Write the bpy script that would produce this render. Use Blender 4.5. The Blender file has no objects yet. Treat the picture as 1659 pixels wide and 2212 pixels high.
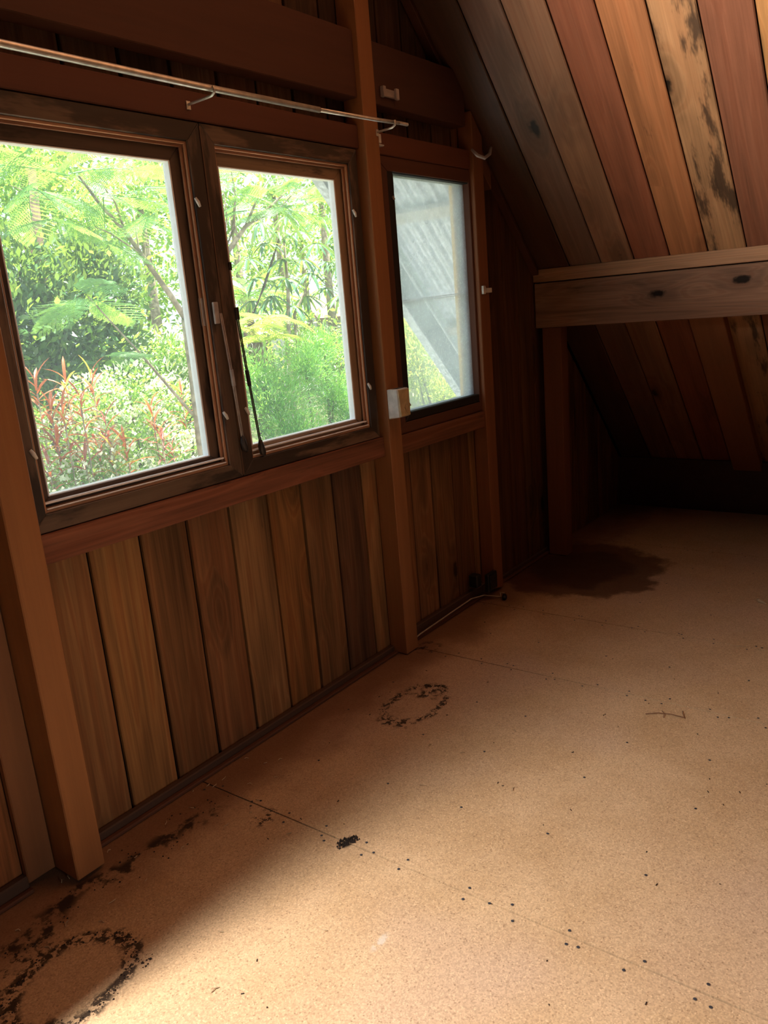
import bpy, bmesh, math, random
import numpy as np
from mathutils import Matrix, Vector
sc = bpy.context.scene
COL = sc.collection
random.seed(7)

# ------------------------------------------------------------------ camera
CZ = 1.465
R = [[0.59274619, -0.80118185, -0.08221676],
     [-0.24418222, -0.08149476, -0.96629894],
     [0.76748094, 0.59284589, -0.24394007]]          # rows: right, down, forward
FPX = 1722.61
cd = bpy.data.cameras.new('camera'); cam = bpy.data.objects.new('camera', cd); COL.objects.link(cam)
cam.matrix_world = Matrix(((R[0][0], -R[1][0], -R[2][0], 0), (R[0][1], -R[1][1], -R[2][1], 0),
                           (R[0][2], -R[1][2], -R[2][2], CZ), (0, 0, 0, 1)))
cd.sensor_fit = 'VERTICAL'; cd.sensor_height = 36; cd.lens = FPX / 2212 * 36; cd.clip_start = .05; cd.clip_end = 200
sc.camera = cam

# ------------------------------------------------------------------ light and exposure
sc.view_settings.view_transform = 'Standard'; sc.view_settings.look = 'None'
sc.view_settings.exposure = 0; sc.view_settings.gamma = 1; sc.view_settings.use_curve_mapping = False
w = bpy.data.worlds.new('sky'); sc.world = w; w.use_nodes = True
bg = w.node_tree.nodes['Background']; bg.inputs[0].default_value = (.80, .92, 1, 1); bg.inputs[1].default_value = 1.9

def lamp(name, kind, energy, loc, direction, color=(1, 1, 1), size=None, spread=180):
    l = bpy.data.lights.new(name, kind); l.energy = energy; l.color = color
    o = bpy.data.objects.new(name, l); COL.objects.link(o); o.location = loc
    o.rotation_euler = Vector(direction).to_track_quat('-Z', 'Y').to_euler()
    if size: l.shape = 'RECTANGLE'; l.size, l.size_y = size; l.spread = math.radians(spread)
    return o
s = lamp('sun', 'SUN', 32, (0, 20, 30), (-.22, -.10, -.97), (1, .95, .84)); s.data.angle = math.radians(1.0)
lamp('floor_fill_lamp', 'AREA', 70, (-.72, 1.77, 2.36), (.33, -.24, -.91), (1, .94, .87), (.30, .55), 90)  # added unseen lamp for the floor, no roof opening behind it
lamp('ceiling_fill_lamp', 'AREA', 205, (-.70, 1.62, 2.38), (.86, -.25, .44), (1, .92, .83), (.30, .5), 80)  # added unseen lamp aimed up to brighten the upper ceiling boards
lamp('rear_fill_lamp', 'AREA', 2.0, (.30, -3.3, 1.25), (.13, 1, -.22), (1, .95, .88), (.8, .8), 48)  # added weak fill for the gable wall, the rear wall has no window
sc.cycles.max_bounces = 8; sc.cycles.diffuse_bounces = 4; sc.cycles.glossy_bounces = 3
sc.cycles.transparent_max_bounces = 16; sc.cycles.use_denoising = True
sc.cycles.sample_clamp_indirect = 6

# ------------------------------------------------------------------ node helpers
def newmat(name):
    m = bpy.data.materials.new(name); m.use_nodes = True; nt = m.node_tree
    for n in list(nt.nodes):
        if n.type != 'OUTPUT_MATERIAL': nt.nodes.remove(n)
    return m, nt, nt.nodes['Material Output']
class G:
    def __init__(s, nt): s.nt = nt
    def n(s, t, **k):
        x = s.nt.nodes.new(t)
        for a, b in k.items(): setattr(x, a, b)
        return x
    def link(s, a, b): s.nt.links.new(a, b)
    def put(s, sock, v):
        if hasattr(v, 'is_linked'): s.link(v, sock)
        elif isinstance(v, (tuple, list)) and len(v) == 3 and sock.type == 'RGBA': sock.default_value = (*v, 1)
        else: sock.default_value = v
    def m(s, op, a, b=None, c=None):
        x = s.n('ShaderNodeMath', operation=op); s.put(x.inputs[0], a)
        if b is not None: s.put(x.inputs[1], b)
        if c is not None: s.put(x.inputs[2], c)
        return x.outputs[0]
    def vm(s, op, a, b):
        x = s.n('ShaderNodeVectorMath', operation=op); s.put(x.inputs[0], a); s.put(x.inputs[1], b); return x
    def ss(s, v, e0, e1, lo=0., hi=1.):
        x = s.n('ShaderNodeMapRange', interpolation_type='SMOOTHSTEP'); s.put(x.inputs[0], v)
        x.inputs[1].default_value = e0; x.inputs[2].default_value = e1; x.inputs[3].default_value = lo; x.inputs[4].default_value = hi
        return x.outputs[0]
    def noise(s, v, scale=1., detail=3., rough=.55, dist=0.):
        x = s.n('ShaderNodeTexNoise'); s.put(x.inputs['Vector'], v); x.inputs['Scale'].default_value = scale
        x.inputs['Detail'].default_value = detail; x.inputs['Roughness'].default_value = rough; x.inputs['Distortion'].default_value = dist
        return x.outputs[0]
    def mix(s, f, a, b, mode='MIX'):
        x = s.n('ShaderNodeMix', data_type='RGBA', blend_type=mode); s.put(x.inputs[0], f); s.put(x.inputs[6], a); s.put(x.inputs[7], b)
        return x.outputs[2]
    def bsdf(s, out, col, rough=.6, spec=.5, metal=0., normal=None):
        p = s.n('ShaderNodeBsdfPrincipled'); s.put(p.inputs['Base Color'], col); s.put(p.inputs['Roughness'], rough)
        p.inputs['Specular IOR Level'].default_value = spec; p.inputs['Metallic'].default_value = metal
        if normal is not None: s.link(normal, p.inputs['Normal'])
        s.link(p.outputs[0], out.inputs[0]); return p
    def bump(s, h, strength=.3, dist=.002):
        b = s.n('ShaderNodeBump'); b.inputs['Strength'].default_value = strength; b.inputs['Distance'].default_value = dist
        s.link(h, b.inputs['Height']); return b.outputs[0]

def plain(name, col, rough=.6, spec=.5, metal=0., vary=.15, scale=30):
    m, nt, out = newmat(name); g = G(nt); tc = g.n('ShaderNodeTexCoord').outputs['Object']
    nz = g.noise(tc, scale, 3)
    c = g.mix(g.ss(nz, .35, .7), tuple(v * (1 - vary) for v in col), tuple(min(1, v * (1 + vary)) for v in col))
    g.bsdf(out, c, rough, spec, metal); return m

def wood(name, rough=.6, spec=.35, grain=.5, knots=True, figure=1., kz=0.):
    """timber: the piece's own colour comes from Object Color (alpha = how clean it is), length is local X"""
    m, nt, out = newmat(name); g = G(nt)
    oi = g.n('ShaderNodeObjectInfo'); tc = g.n('ShaderNodeTexCoord').outputs['Object']
    rnd = g.m('MULTIPLY', oi.outputs['Random'], 57.3)
    off = g.n('ShaderNodeCombineXYZ'); g.link(rnd, off.inputs[0]); g.link(g.m('MULTIPLY', rnd, 1.7), off.inputs[1]); g.link(g.m('MULTIPLY', rnd, .6), off.inputs[2])
    p = g.vm('ADD', tc, off.outputs[0]).outputs[0]
    # knots
    pk = g.vm('MULTIPLY', p, (2.6, 6.0, kz)).outputs[0]
    vo = g.n('ShaderNodeTexVoronoi'); g.link(pk, vo.inputs['Vector']); vo.inputs['Scale'].default_value = 1; vo.inputs['Randomness'].default_value = .9
    kd = vo.outputs['Distance']; sep = g.n('ShaderNodeSeparateColor'); g.link(vo.outputs['Color'], sep.inputs[0])
    on = g.ss(sep.outputs[0], .50, .58) if knots else 0.0
    near = g.m('MULTIPLY', g.ss(kd, .55, .05), on)
    core = g.m('MULTIPLY', g.ss(g.m('ADD', kd, g.m('MULTIPLY', g.noise(p, 45, 2), .10)), .20, .12), on)
    # grain
    low = g.noise(g.vm('MULTIPLY', p, (.55, 7, 7)).outputs[0], 1, 2, .5)
    ringv = g.m('ADD', g.m('MULTIPLY', low, 34.0 * figure), g.m('MULTIPLY', near, 9.0))
    ring = g.m('MULTIPLY_ADD', g.m('SINE', ringv), .5, .5)
    fine = g.noise(g.vm('MULTIPLY', p, (3, 130, 130)).outputs[0], 1, 3, .6)
    wide = g.noise(g.vm('MULTIPLY', p, (.8, 14, 14)).outputs[0], 1, 3, .6)
    val = g.m('ADD', g.m('MULTIPLY', ring, .30 * grain), g.m('ADD', g.m('MULTIPLY', fine, .8 * grain), g.m('MULTIPLY', wide, 1.1 * grain)))
    val = g.m('ADD', g.m('SUBTRACT', val, 1.1 * grain), 1.0)
    val = g.m('MULTIPLY', val, g.m('SUBTRACT', 1.0, g.m('MULTIPLY', near, .35)))
    c = g.mix(1., oi.outputs['Color'], val, 'MULTIPLY')
    c = g.mix(g.m('MULTIPLY', g.ss(ring, .72, 1.), .35 * grain), c, g.mix(1., c, (.55, .40, .33), 'MULTIPLY'))
    c = g.mix(core, c, (.012, .006, .003))
    # old water stains and grime on the piece itself
    st = g.noise(g.vm('MULTIPLY', p, (2.2, 10, 10)).outputs[0], 1, 5, .65)
    lim = g.m('MULTIPLY_ADD', oi.outputs['Alpha'], .55, .25)
    dirty = g.ss(g.m('SUBTRACT', st, lim), -.02, .09)
    c = g.mix(g.m('MULTIPLY', dirty, .8), c, (.012, .009, .008))
    g.bsdf(out, c, g.m('ADD', rough, g.m('MULTIPLY', fine, .15)), spec, 0, g.bump(g.m('ADD', fine, g.m('MULTIPLY', ring, .3)), .25 * grain + .05, .0015))
    return m

M_PLANK = wood('rough_cedar', .72, .25, 1.4)
M_BEAM = wood('stained_timber', .62, .3, .35, False, .6)
M_CEIL = wood('varnished_cedar', .42, .45, .8)
M_PLY = wood('weathered_header', .75, .25, .9, True, 2.2, 6.)
M_SASH = wood('window_timber', .42, .45, .8, False)
M_GLOSS = None
M_WHITE = plain('aged_white_plastic', (.62, .60, .55), .4)
M_GLOSS = plain('sill_glint_cream', (.90, .85, .83), .14, .6, 0, .04)  # near-white, imitates sky reflections on the sills
M_TAN = plain('yellowed_plastic', (.46, .36, .20), .45)
M_STEEL = plain('dull_steel', (.70, .68, .62), .35, .5, .6)
M_DARKMETAL = plain('dark_bronze_metal', (.030, .026, .024), .45, .5, .3)
M_GREYMETAL = plain('painted_grey_metal', (.36, .32, .30), .45)
M_RUBBER = plain('black_gasket', (.008, .007, .006), .7)
M_PUTTY = plain('white_putty', (.90, .91, .92), .5, .5, 0, .03)
M_BLACK = plain('black_plastic', (.012, .011, .010), .5)
M_CABLE = plain('pale_cable', (.45, .38, .28), .5)
M_BACK = plain('dark_building_paper', (.006, .005, .004), .95, .1)
M_ROOFIRON = plain('galvanised_roof_iron', (.66, .70, .74), .45, .5, .15, .25, 40)
M_BARGE = plain('grey_barge_paint', (.64, .69, .73), .7)
M_CRUMB = plain('dark_frass', (.018, .010, .007), .9)
M_SHAVE = plain('pale_shaving', (.45, .33, .20), .8)
M_TWIG = plain('dry_twig', (.22, .11, .06), .8)

# ------------------------------------------------------------------ object helpers
WM = {}
def empty(name, loc=(0, 0, 0), label=None, cat=None, group=None, kind=None, parent=None):
    o = bpy.data.objects.new(name, None); COL.objects.link(o); o.empty_display_size = .1
    place(o, Matrix.Translation(loc), parent); tag(o, label, cat, group, kind); return o
def tag(o, label=None, cat=None, group=None, kind=None):
    if label: o['label'] = label
    if cat: o['category'] = cat
    if group: o['group'] = group
    if kind: o['kind'] = kind
    return o
def place(o, M, parent=None):
    WM[o.name] = M.copy()
    if parent is not None:
        o.parent = parent; o.matrix_basis = WM[parent.name].inverted() @ M
    else: o.matrix_basis = M
def basis(xd, zd=None):
    x = Vector(xd).normalized()
    if zd is None: zd = (0, 0, 1) if abs(x.z) < .9 else (0, -1, 0)
    z = Vector(zd); z = (z - x * z.dot(x)).normalized(); y = z.cross(x)
    return Matrix((x, y, z)).transposed()
def from_world(name, verts, faces, mat, parent=None, center=None, rot=None, bevel=0., smooth=False, color=None):
    vs = [Vector(v) for v in verts]
    if center is None:
        center = sum(vs, Vector()) / len(vs)
    M = Matrix.Translation(center) @ (rot.to_4x4() if rot else Matrix.Identity(4))
    Mi = M.inverted()
    me = bpy.data.meshes.new(name); me.from_pydata([tuple(Mi @ v) for v in vs], [], faces)
    bm = bmesh.new(); bm.from_mesh(me)
    bmesh.ops.recalc_face_normals(bm, faces=bm.faces)
    if bevel: bmesh.ops.bevel(bm, geom=list(bm.edges), offset=bevel, segments=1, affect='EDGES', clamp_overlap=True)
    bm.to_mesh(me); bm.free()
    if smooth: me.polygons.foreach_set('use_smooth', [True] * len(me.polygons))
    me.materials.append(mat)
    o = bpy.data.objects.new(name, me); COL.objects.link(o); place(o, M, parent)
    if color: o.color = color if len(color) == 4 else (*color, 1)
    return o
BOXF = [(0, 1, 2, 3), (7, 6, 5, 4), (0, 4, 5, 1), (1, 5, 6, 2), (2, 6, 7, 3), (3, 7, 4, 0)]
def prism_y(name, poly, y0, y1, mat, parent=None, along=(1, 0, 0), bevel=.0018, color=None):
    """outline poly in x,z extruded from y0 to y1; `along` is the direction of the grain"""
    n = len(poly)
    vs = [(x, y0, z) for x, z in poly] + [(x, y1, z) for x, z in poly]
    fs = [tuple(range(n)), tuple(range(2 * n - 1, n - 1, -1))] + [(i, (i + 1) % n, n + (i + 1) % n, n + i) for i in range(n)]
    return from_world(name, vs, fs, mat, parent, None, basis(along), bevel, color=color)
def box(name, a, b, mat, parent=None, along=None, bevel=.0018, color=None):
    x0, y0, z0 = a; x1, y1, z1 = b
    vs = [(x0, y0, z0), (x1, y0, z0), (x1, y0, z1), (x0, y0, z1), (x0, y1, z0), (x1, y1, z0), (x1, y1, z1), (x0, y1, z1)]
    if along is None:
        d = (x1 - x0, y1 - y0, z1 - z0); k = max(range(3), key=lambda i: d[i]); along = [0, 0, 0]; along[k] = 1
    return from_world(name, vs, BOXF, mat, parent, None, basis(along), bevel, color=color)
class Soup:
    def __init__(s): s.v = []; s.f = []
    def add(s, vs, fs): k = len(s.v); s.v += [tuple(v) for v in vs]; s.f += [tuple(i + k for i in f) for f in fs]
    def box(s, a, b):
        x0, y0, z0 = a; x1, y1, z1 = b
        s.add([(x0, y0, z0), (x1, y0, z0), (x1, y0, z1), (x0, y0, z1), (x0, y1, z0), (x1, y1, z0), (x1, y1, z1), (x0, y1, z1)], BOXF)
    def tube(s, pts, rad, n=8, cap=True):
        pts = [Vector(p) for p in pts]; rings = []
        rad = rad if isinstance(rad, (list, tuple)) else [rad] * len(pts)
        for i, p in enumerate(pts):
            d = (pts[min(i + 1, len(pts) - 1)] - pts[max(i - 1, 0)]).normalized()
            u = d.cross(Vector((0, 0, 1)) if abs(d.z) < .9 else Vector((1, 0, 0))).normalized(); v = d.cross(u)
            rings.append([p + (u * math.cos(2 * math.pi * k / n) + v * math.sin(2 * math.pi * k / n)) * rad[i] for k in range(n)])
        vs = [q for r in rings for q in r]; fs = []
        for i in range(len(pts) - 1):
            for k in range(n): fs.append((i * n + k, i * n + (k + 1) % n, (i + 1) * n + (k + 1) % n, (i + 1) * n + k))
        if cap: fs += [tuple(range(n - 1, -1, -1)), tuple((len(pts) - 1) * n + k for k in range(n))]
        s.add(vs, fs)
    def make(s, name, mat, parent=None, center=None, **k): return from_world(name, s.v, s.f, mat, parent, center, **k)
def tube(name, pts, rad, mat, parent=None, n=10, **k):
    s = Soup(); s.tube(pts, rad, n); return s.make(name, mat, parent, smooth=True, **k)

def jit(c, v=.12, clean=1.):
    k = 1 + random.uniform(-v, v)
    return tuple(min(1, x * k * (1 + random.uniform(-.05, .05))) for x in c) + (clean,)

# ------------------------------------------------------------------ colours of timber
C_PLANK = (.235, .105, .045); C_RED = (.23, .078, .032); C_DARK = (.115, .055, .028)

# ================================================================== SETTING
YW = 2.026                    # face of the gable boards
RC = 5.72                     # right slope: z = RC - x
LC = 3.20                     # left slope:  z = LC + x
RIDGE = 1.26
def roof_z(x): return min(RC - x, LC + x)

# ---- floor: particle board sheets, each a part
def floor_mat():
    m, nt, out = newmat('particle_board'); g = G(nt)
    P = g.n('ShaderNodeNewGeometry').outputs['Position']
    xy = g.vm('MULTIPLY', P, (1, 1, 0)).outputs[0]
    sx = g.n('ShaderNodeSeparateXYZ'); g.link(xy, sx.inputs[0]); X, Y = sx.outputs[0], sx.outputs[1]
    vo = g.n('ShaderNodeTexVoronoi'); g.link(xy, vo.inputs['Vector'])
    g.put(vo.inputs['Scale'], 290.)
    sp = g.n('ShaderNodeSeparateColor'); g.link(vo.outputs['Color'], sp.inputs[0])
    chip = g.m('MULTIPLY_ADD', sp.outputs[0], .34, .83)
    bright = g.ss(sp.outputs[1], .90, .97)
    dark = g.ss(sp.outputs[2], .93, .98)
    med = g.noise(xy, 3.2, 4, .6); big = g.noise(xy, .9, 3)
    base = g.mix(g.ss(med, .3, .7), (.48, .315, .172), (.56, .385, .228))
    base = g.mix(g.ss(big, .45, .65), base, (.52, .36, .24))
    c = g.mix(1., base, chip, 'MULTIPLY')
    c = g.mix(g.m('MULTIPLY', bright, .45), c, (.78, .58, .36))
    c = g.mix(g.m('MULTIPLY', dark, .40), c, (.16, .075, .035))
    def blob(x, y, rx, ry, s0=1.15, s1=.6):
        dx = g.m('DIVIDE', g.m('SUBTRACT', X, x), rx); dy = g.m('DIVIDE', g.m('SUBTRACT', Y, y), ry)
        d = g.m('SQRT', g.m('ADD', g.m('MULTIPLY', dx, dx), g.m('MULTIPLY', dy, dy))); return d
    crumb = g.noise(xy, 38, 5, .7); torn = g.noise(xy, 13, 5, .65)
    # water mark ring by the middle post
    d = blob(2.235, 1.655, .165, .10)
    wob = g.m('ADD', d, g.m('MULTIPLY_ADD', torn, .7, -.35))
    ring = g.m('MULTIPLY', g.m('MULTIPLY', g.ss(wob, .72, .88), g.ss(wob, 1.2, 1.02)), g.ss(crumb, .49, .54))
    inner = g.m('MULTIPLY', g.m('MULTIPLY', g.ss(blob(2.33, 1.675, .05, .085), 1.2, .7), g.ss(crumb, .47, .53)), g.ss(torn, .42, .55))
    # crusty trail along the wall and the ring at the near end of it
    trail = g.m('MULTIPLY', g.m('MULTIPLY', g.ss(g.m('ABSOLUTE', g.m('SUBTRACT', g.m('ADD', Y, g.m('MULTIPLY_ADD', g.noise(xy, 4.5, 3), .22, -.11)), 1.845)), .055, .015), g.ss(X, 1.5, 1.30)), g.ss(torn, .47, .56))
    d2 = g.m('ADD', blob(.735, 1.615, .15, .12), g.m('MULTIPLY_ADD', torn, .6, -.3))
    ring2 = g.m('MULTIPLY', g.m('MULTIPLY', g.ss(d2, .74, .9), g.ss(d2, 1.22, 1.05)), g.ss(crumb, .47, .52))
    d3 = g.m('ADD', blob(.60, 1.80, .25, .13), g.m('MULTIPLY_ADD', torn, .8, -.4))
    patch = g.m('MULTIPLY', g.ss(d3, 1.0, .8), g.m('MULTIPLY', g.ss(crumb, .50, .55), g.ss(torn, .45, .55)))
    spot = g.m('MULTIPLY', g.ss(blob(1.462, 1.366, .032, .022), 1.1, .6), g.ss(crumb, .44, .49))
    spot2 = g.m('MULTIPLY', g.ss(blob(1.425, 1.66, .06, .04), 1.1, .5), g.ss(crumb, .52, .57))
    spot3 = g.m('MULTIPLY', g.ss(blob(2.70, 1.90, .08, .06), 1.1, .5), g.ss(torn, .47, .55))
    tot = g.m('MAXIMUM', g.m('MAXIMUM', g.m('MAXIMUM', ring, inner), g.m('MAXIMUM', trail, ring2)), g.m('MAXIMUM', g.m('MAXIMUM', patch, spot), g.m('MAXIMUM', spot2, spot3)))
    # brown grime and painted shade where floor meets the gable wall, damp stain in the far corner
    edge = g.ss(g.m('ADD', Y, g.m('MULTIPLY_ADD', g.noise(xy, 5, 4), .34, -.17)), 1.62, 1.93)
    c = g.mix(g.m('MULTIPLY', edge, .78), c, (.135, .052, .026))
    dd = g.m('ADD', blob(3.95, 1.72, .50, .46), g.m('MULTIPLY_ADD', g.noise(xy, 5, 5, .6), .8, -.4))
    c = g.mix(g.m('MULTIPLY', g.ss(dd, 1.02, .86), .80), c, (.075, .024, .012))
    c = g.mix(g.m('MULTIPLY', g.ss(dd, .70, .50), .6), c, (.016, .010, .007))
    c = g.mix(g.m('MULTIPLY', tot, .93), c, (.014, .007, .005))
    # pale scuff
    sc_ = g.m('MULTIPLY', g.ss(blob(1.212, 1.06, .035, .012), 1.2, .5), g.ss(crumb, .4, .5))
    c = g.mix(g.m('MULTIPLY', sc_, .6), c, (.62, .58, .52))
    g.bsdf(out, c, g.m('MULTIPLY_ADD', torn, .25, .42), .35, 0, g.bump(g.m('ADD', sp.outputs[0], g.m('MULTIPLY', tot, 2.)), .10, .0012))
    return m
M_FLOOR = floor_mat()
fl = tag(box('floor', (-1.6, -3.6, -.06), (5.75, 2.07, -.021), M_BACK, bevel=0), kind='structure')
xs = [-.965, .248, 1.461, 2.674, 3.277, 4.49, 5.70]; ys = [-3.55, -.62, 1.82 + .245]
xs = [-1.55] + xs
for i in range(len(xs) - 1):
    for j in range(len(ys) - 1):
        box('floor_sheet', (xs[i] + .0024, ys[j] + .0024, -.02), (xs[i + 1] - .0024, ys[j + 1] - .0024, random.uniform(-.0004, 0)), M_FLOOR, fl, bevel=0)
nl = Soup()
M_NAIL = plain('nail_heads', (.045, .048, .06), .5, .5, .3)
def nail(x, y, r=.0042):
    vs = [(x + r * math.cos(k * math.pi / 4), y + r * math.sin(k * math.pi / 4), .0012) for k in range(8)]
    nl.add(vs + [(x, y, .0018)], [(k, (k + 1) % 8, 8) for k in range(8)])
for X0 in xs[1:-1]:
    for dx in (-.022, .022):
        for k in range(14): nail(X0 + dx + random.uniform(-.008, .008), -.1 + k * .155 + random.uniform(-.03, .03))
for x in np.arange(1.461, 4.4, .303):
    for k in range(7):
        nail(x + random.uniform(-.03, .03), .05 + k * .29 + random.uniform(-.07, .07))
tag(nl.make('nail_heads', M_NAIL, fl), kind='stuff')

# ---- gable wall
wall = Soup()
OPEN = [(1.075, 1.762, 1.002, 2.018), (1.842, 2.53, 1.002, 2.018), (2.80, 3.45, 1.02, 2.005)]
def solid(x0, x1, z0, z1): wall.box((x0, 2.047, z0), (x1, 2.062, z1))
solid(-1.5, 5.75, -.05, 1.002); solid(-1.5, 1.075, 1.002, 2.018); solid(1.762, 1.842, 1.002, 2.018)
solid(2.53, 2.80, 1.002, 2.018); solid(3.45, 4.75, 1.002, 2.018); solid(2.80, 3.45, 2.005, 2.018); solid(2.80, 3.45, 1.002, 1.02)
wall.add([(-1.18, 2.047, 2.018), (3.70, 2.047, 2.018), (RIDGE + .005, 2.047, 4.46), (RIDGE - .005, 2.047, 4.46), (-1.18, 2.062, 2.018), (3.70, 2.062, 2.018), (RIDGE + .005, 2.062, 4.46), (RIDGE - .005, 2.062, 4.46)], BOXF)
wg = tag(wall.make('wall_gable', M_BACK), kind='structure')
edges = [-1.5, -1.32, -1.14, -.96, -.78, -.60, -.42, -.24, -.06, .12, .30, .48, .675, .862, 1.043, 1.224, 1.405, 1.587, 1.768, 1.952, 2.129, 2.308, 2.4915, 2.672, 2.84, 3.008, 3.19, 3.352, 3.53, 3.775, 3.94, 4.10, 4.27, 4.45, 4.63, 4.81, 4.99, 5.17, 5.35, 5.53, 5.68]
tints = {1.224: (.30, .135, .055), 1.043: (.22, .105, .05), 1.405: (.165, .075, .035), 1.587: (.20, .09, .042), 1.768: (.25, .13, .06), 1.952: (.25, .105, .042),
         2.129: (.17, .085, .042), 2.308: (.115, .06, .034), 2.4915: (.27, .145, .068), .675: (.25, .095, .035), .862: (.20, .08, .035),
         2.84: (.21, .10, .05), 3.008: (.20, .09, .043), 3.19: (.17, .075, .037), 3.53: (.13, .055, .030), 3.775: (.15, .06, .032), 3.94: (.165, .075, .035), 4.10: (.14, .06, .033)}
for a, b in zip(edges[:-1], edges[1:]):
    x0, x1 = a + .0055, b - .0055
    base = tints.get(a, jit(C_PLANK, .25)[:3])
    base = tuple(v * k for v, k in zip(base, (.98, 1.02, .86)))
    if a >= 3.5: base = tuple(v * .7 for v in base)  # boards towards the corner darkened, shade put into their tint
    def pl(z0, z1a, z1b, c):
        if min(z1a, z1b) - z0 > .02:
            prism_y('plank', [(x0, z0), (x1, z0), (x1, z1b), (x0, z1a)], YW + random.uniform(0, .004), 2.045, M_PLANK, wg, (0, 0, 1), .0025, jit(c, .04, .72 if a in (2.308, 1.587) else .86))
    top0, top1 = roof_z(x0) - .004, roof_z(x1) - .004
    if b > 1.05 and a < 2.60 or a >= 2.672 and b <= 3.352 + .01:
        pl(.002, .985, .985, base)
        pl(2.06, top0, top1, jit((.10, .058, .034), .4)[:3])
    else:
        pl(.002, top0, top1, base)

# posts, headers, sills: timbers of the wall
def timber(name, a, b, color, clean=.92, mat=None, **k): return box(name, a, b, mat or M_BEAM, wg, color=jit(color, .06, clean), bevel=.003, **k)
timber('post', (.940, 1.897, .012), (1.027, YW - .001, 3.9), (.28, .122, .042), .95)
timber('post', (2.585, 1.934, .004), (2.671, YW - .001, 3.1), (.29, .125, .050), .9)
prism_y('post', [(3.405, .03), (3.495, .012), (3.495, 2.20), (3.405, 2.30)], 1.95, YW - .001, M_BEAM, wg, (0, 0, 1), .003, jit((.24, .088, .038), .05, .9))
timber('post_lining', (.855, 2.0, .02), (.936, YW - .001, 3.4), (.20, .085, .035))
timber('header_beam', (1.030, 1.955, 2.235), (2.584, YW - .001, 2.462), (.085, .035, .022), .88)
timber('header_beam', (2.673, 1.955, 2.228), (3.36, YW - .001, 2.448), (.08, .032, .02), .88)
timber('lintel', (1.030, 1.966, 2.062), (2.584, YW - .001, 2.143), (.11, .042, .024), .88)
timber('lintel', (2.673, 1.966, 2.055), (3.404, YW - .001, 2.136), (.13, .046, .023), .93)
timber('sill_board', (1.030, 1.962, .884), (2.583, YW - .001, .966), (.17, .072, .036), .62, M_PLANK)
timber('sill_board', (2.673, 1.958, .872), (3.403, YW - .001, .950), (.14, .056, .030), .62, M_PLANK)
box('batten', (2.600, 2.008, 2.463), (2.606, YW - .001, 2.95), M_PLANK, wg, color=(.55, .42, .26, 1), bevel=.001)  # pale strip painted in for a thin sliver of light
prism_y('rafter_trim', [(2.9, RC - 2.9 - .006), (2.9, RC - 2.9 - .035), (4.13, RC - 4.13 - .035), (4.13, RC - 4.13 - .006)], 1.985, YW - .001, M_BEAM, wg, (1, 0, -1), .002, (.09, .034, .018, .9))
prism_y('rafter_block', [(3.52, 2.155), (3.52, 2.06), (3.60, 1.98), (3.60, 2.06)], 1.97, YW - .001, M_BEAM, wg, (1, 0, -1), .002, (.16, .065, .03, .9))

def base_strip(n, x0, x1, y0, h):
    b = tag(empty('baseboard_' + n, (x0, y0, 0)), kind='structure')
    box('base_board', (x0, y0, .005), (x1, YW - .0005, h), M_BEAM, b, bevel=.004, color=(.075, .042, .028, .85))
    box('shoe_strip', (x0, y0 - .02, .0005), (x1, y0 - .0005, .012), M_BEAM, b, bevel=.003, color=(.10, .04, .022, .75))
base_strip('gable_left', .10, .858, 2.0, .045)
base_strip('gable_middle', 1.030, 2.583, 2.0, .034)
base_strip('gable_right', 2.673, 3.404, 2.0, .058)
base_strip('gable_corner', 3.497, 4.168, 2.008, .03)

# ---- other walls (outside the picture)
wl_ = Soup(); wl_.box((-1.5, -3.6, -.05), (-1.4, 2.045, 1.80))
tag(wl_.make('wall_left', M_BEAM, color=(.24, .09, .04, 1)), kind='structure')
wp = Soup(); wp.box((.43, 1.548, 0), (.49, 2.02, 2.9)); tag(wp.make('shadow_partition', M_BEAM, color=(.2, .08, .035, 1)), kind='structure')  # unseen partition, added to cast the shadow edge across the floor
wr = Soup()
for x0, x1, z0, z1 in ((-1.5, 4.6, -.05, 1.1), (4.6, 5.75, -.05, 1.1)): wr.box((x0, -3.6, z0), (x1, -3.5, z1))
def wedge(p):
    n = len(p); wr.add([(x, -3.6, z) for x, z in p] + [(x, -3.5, z) for x, z in p], [tuple(range(n)), tuple(range(2 * n - 1, n - 1, -1))] + [(i, (i + 1) % n, n + (i + 1) % n, n + i) for i in range(n)])
wedge([(-1.5, 1.1), (4.6, 1.1), (3.6, 2.1), (-1.1, 2.1), (-1.5, 1.7)]); wedge([(-1.1, 2.1), (3.6, 2.1), (RIDGE, 4.46)])
tag(wr.make('wall_rear', M_BEAM, color=(.2, .08, .04, 1)), kind='structure')
wx = Soup(); wx.box((5.36, -3.5, 0), (5.40, 2.02, .34)); tag(wx.make('wall_eave', M_BEAM, color=(.06, .03, .02, 1)), kind='structure')

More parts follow.
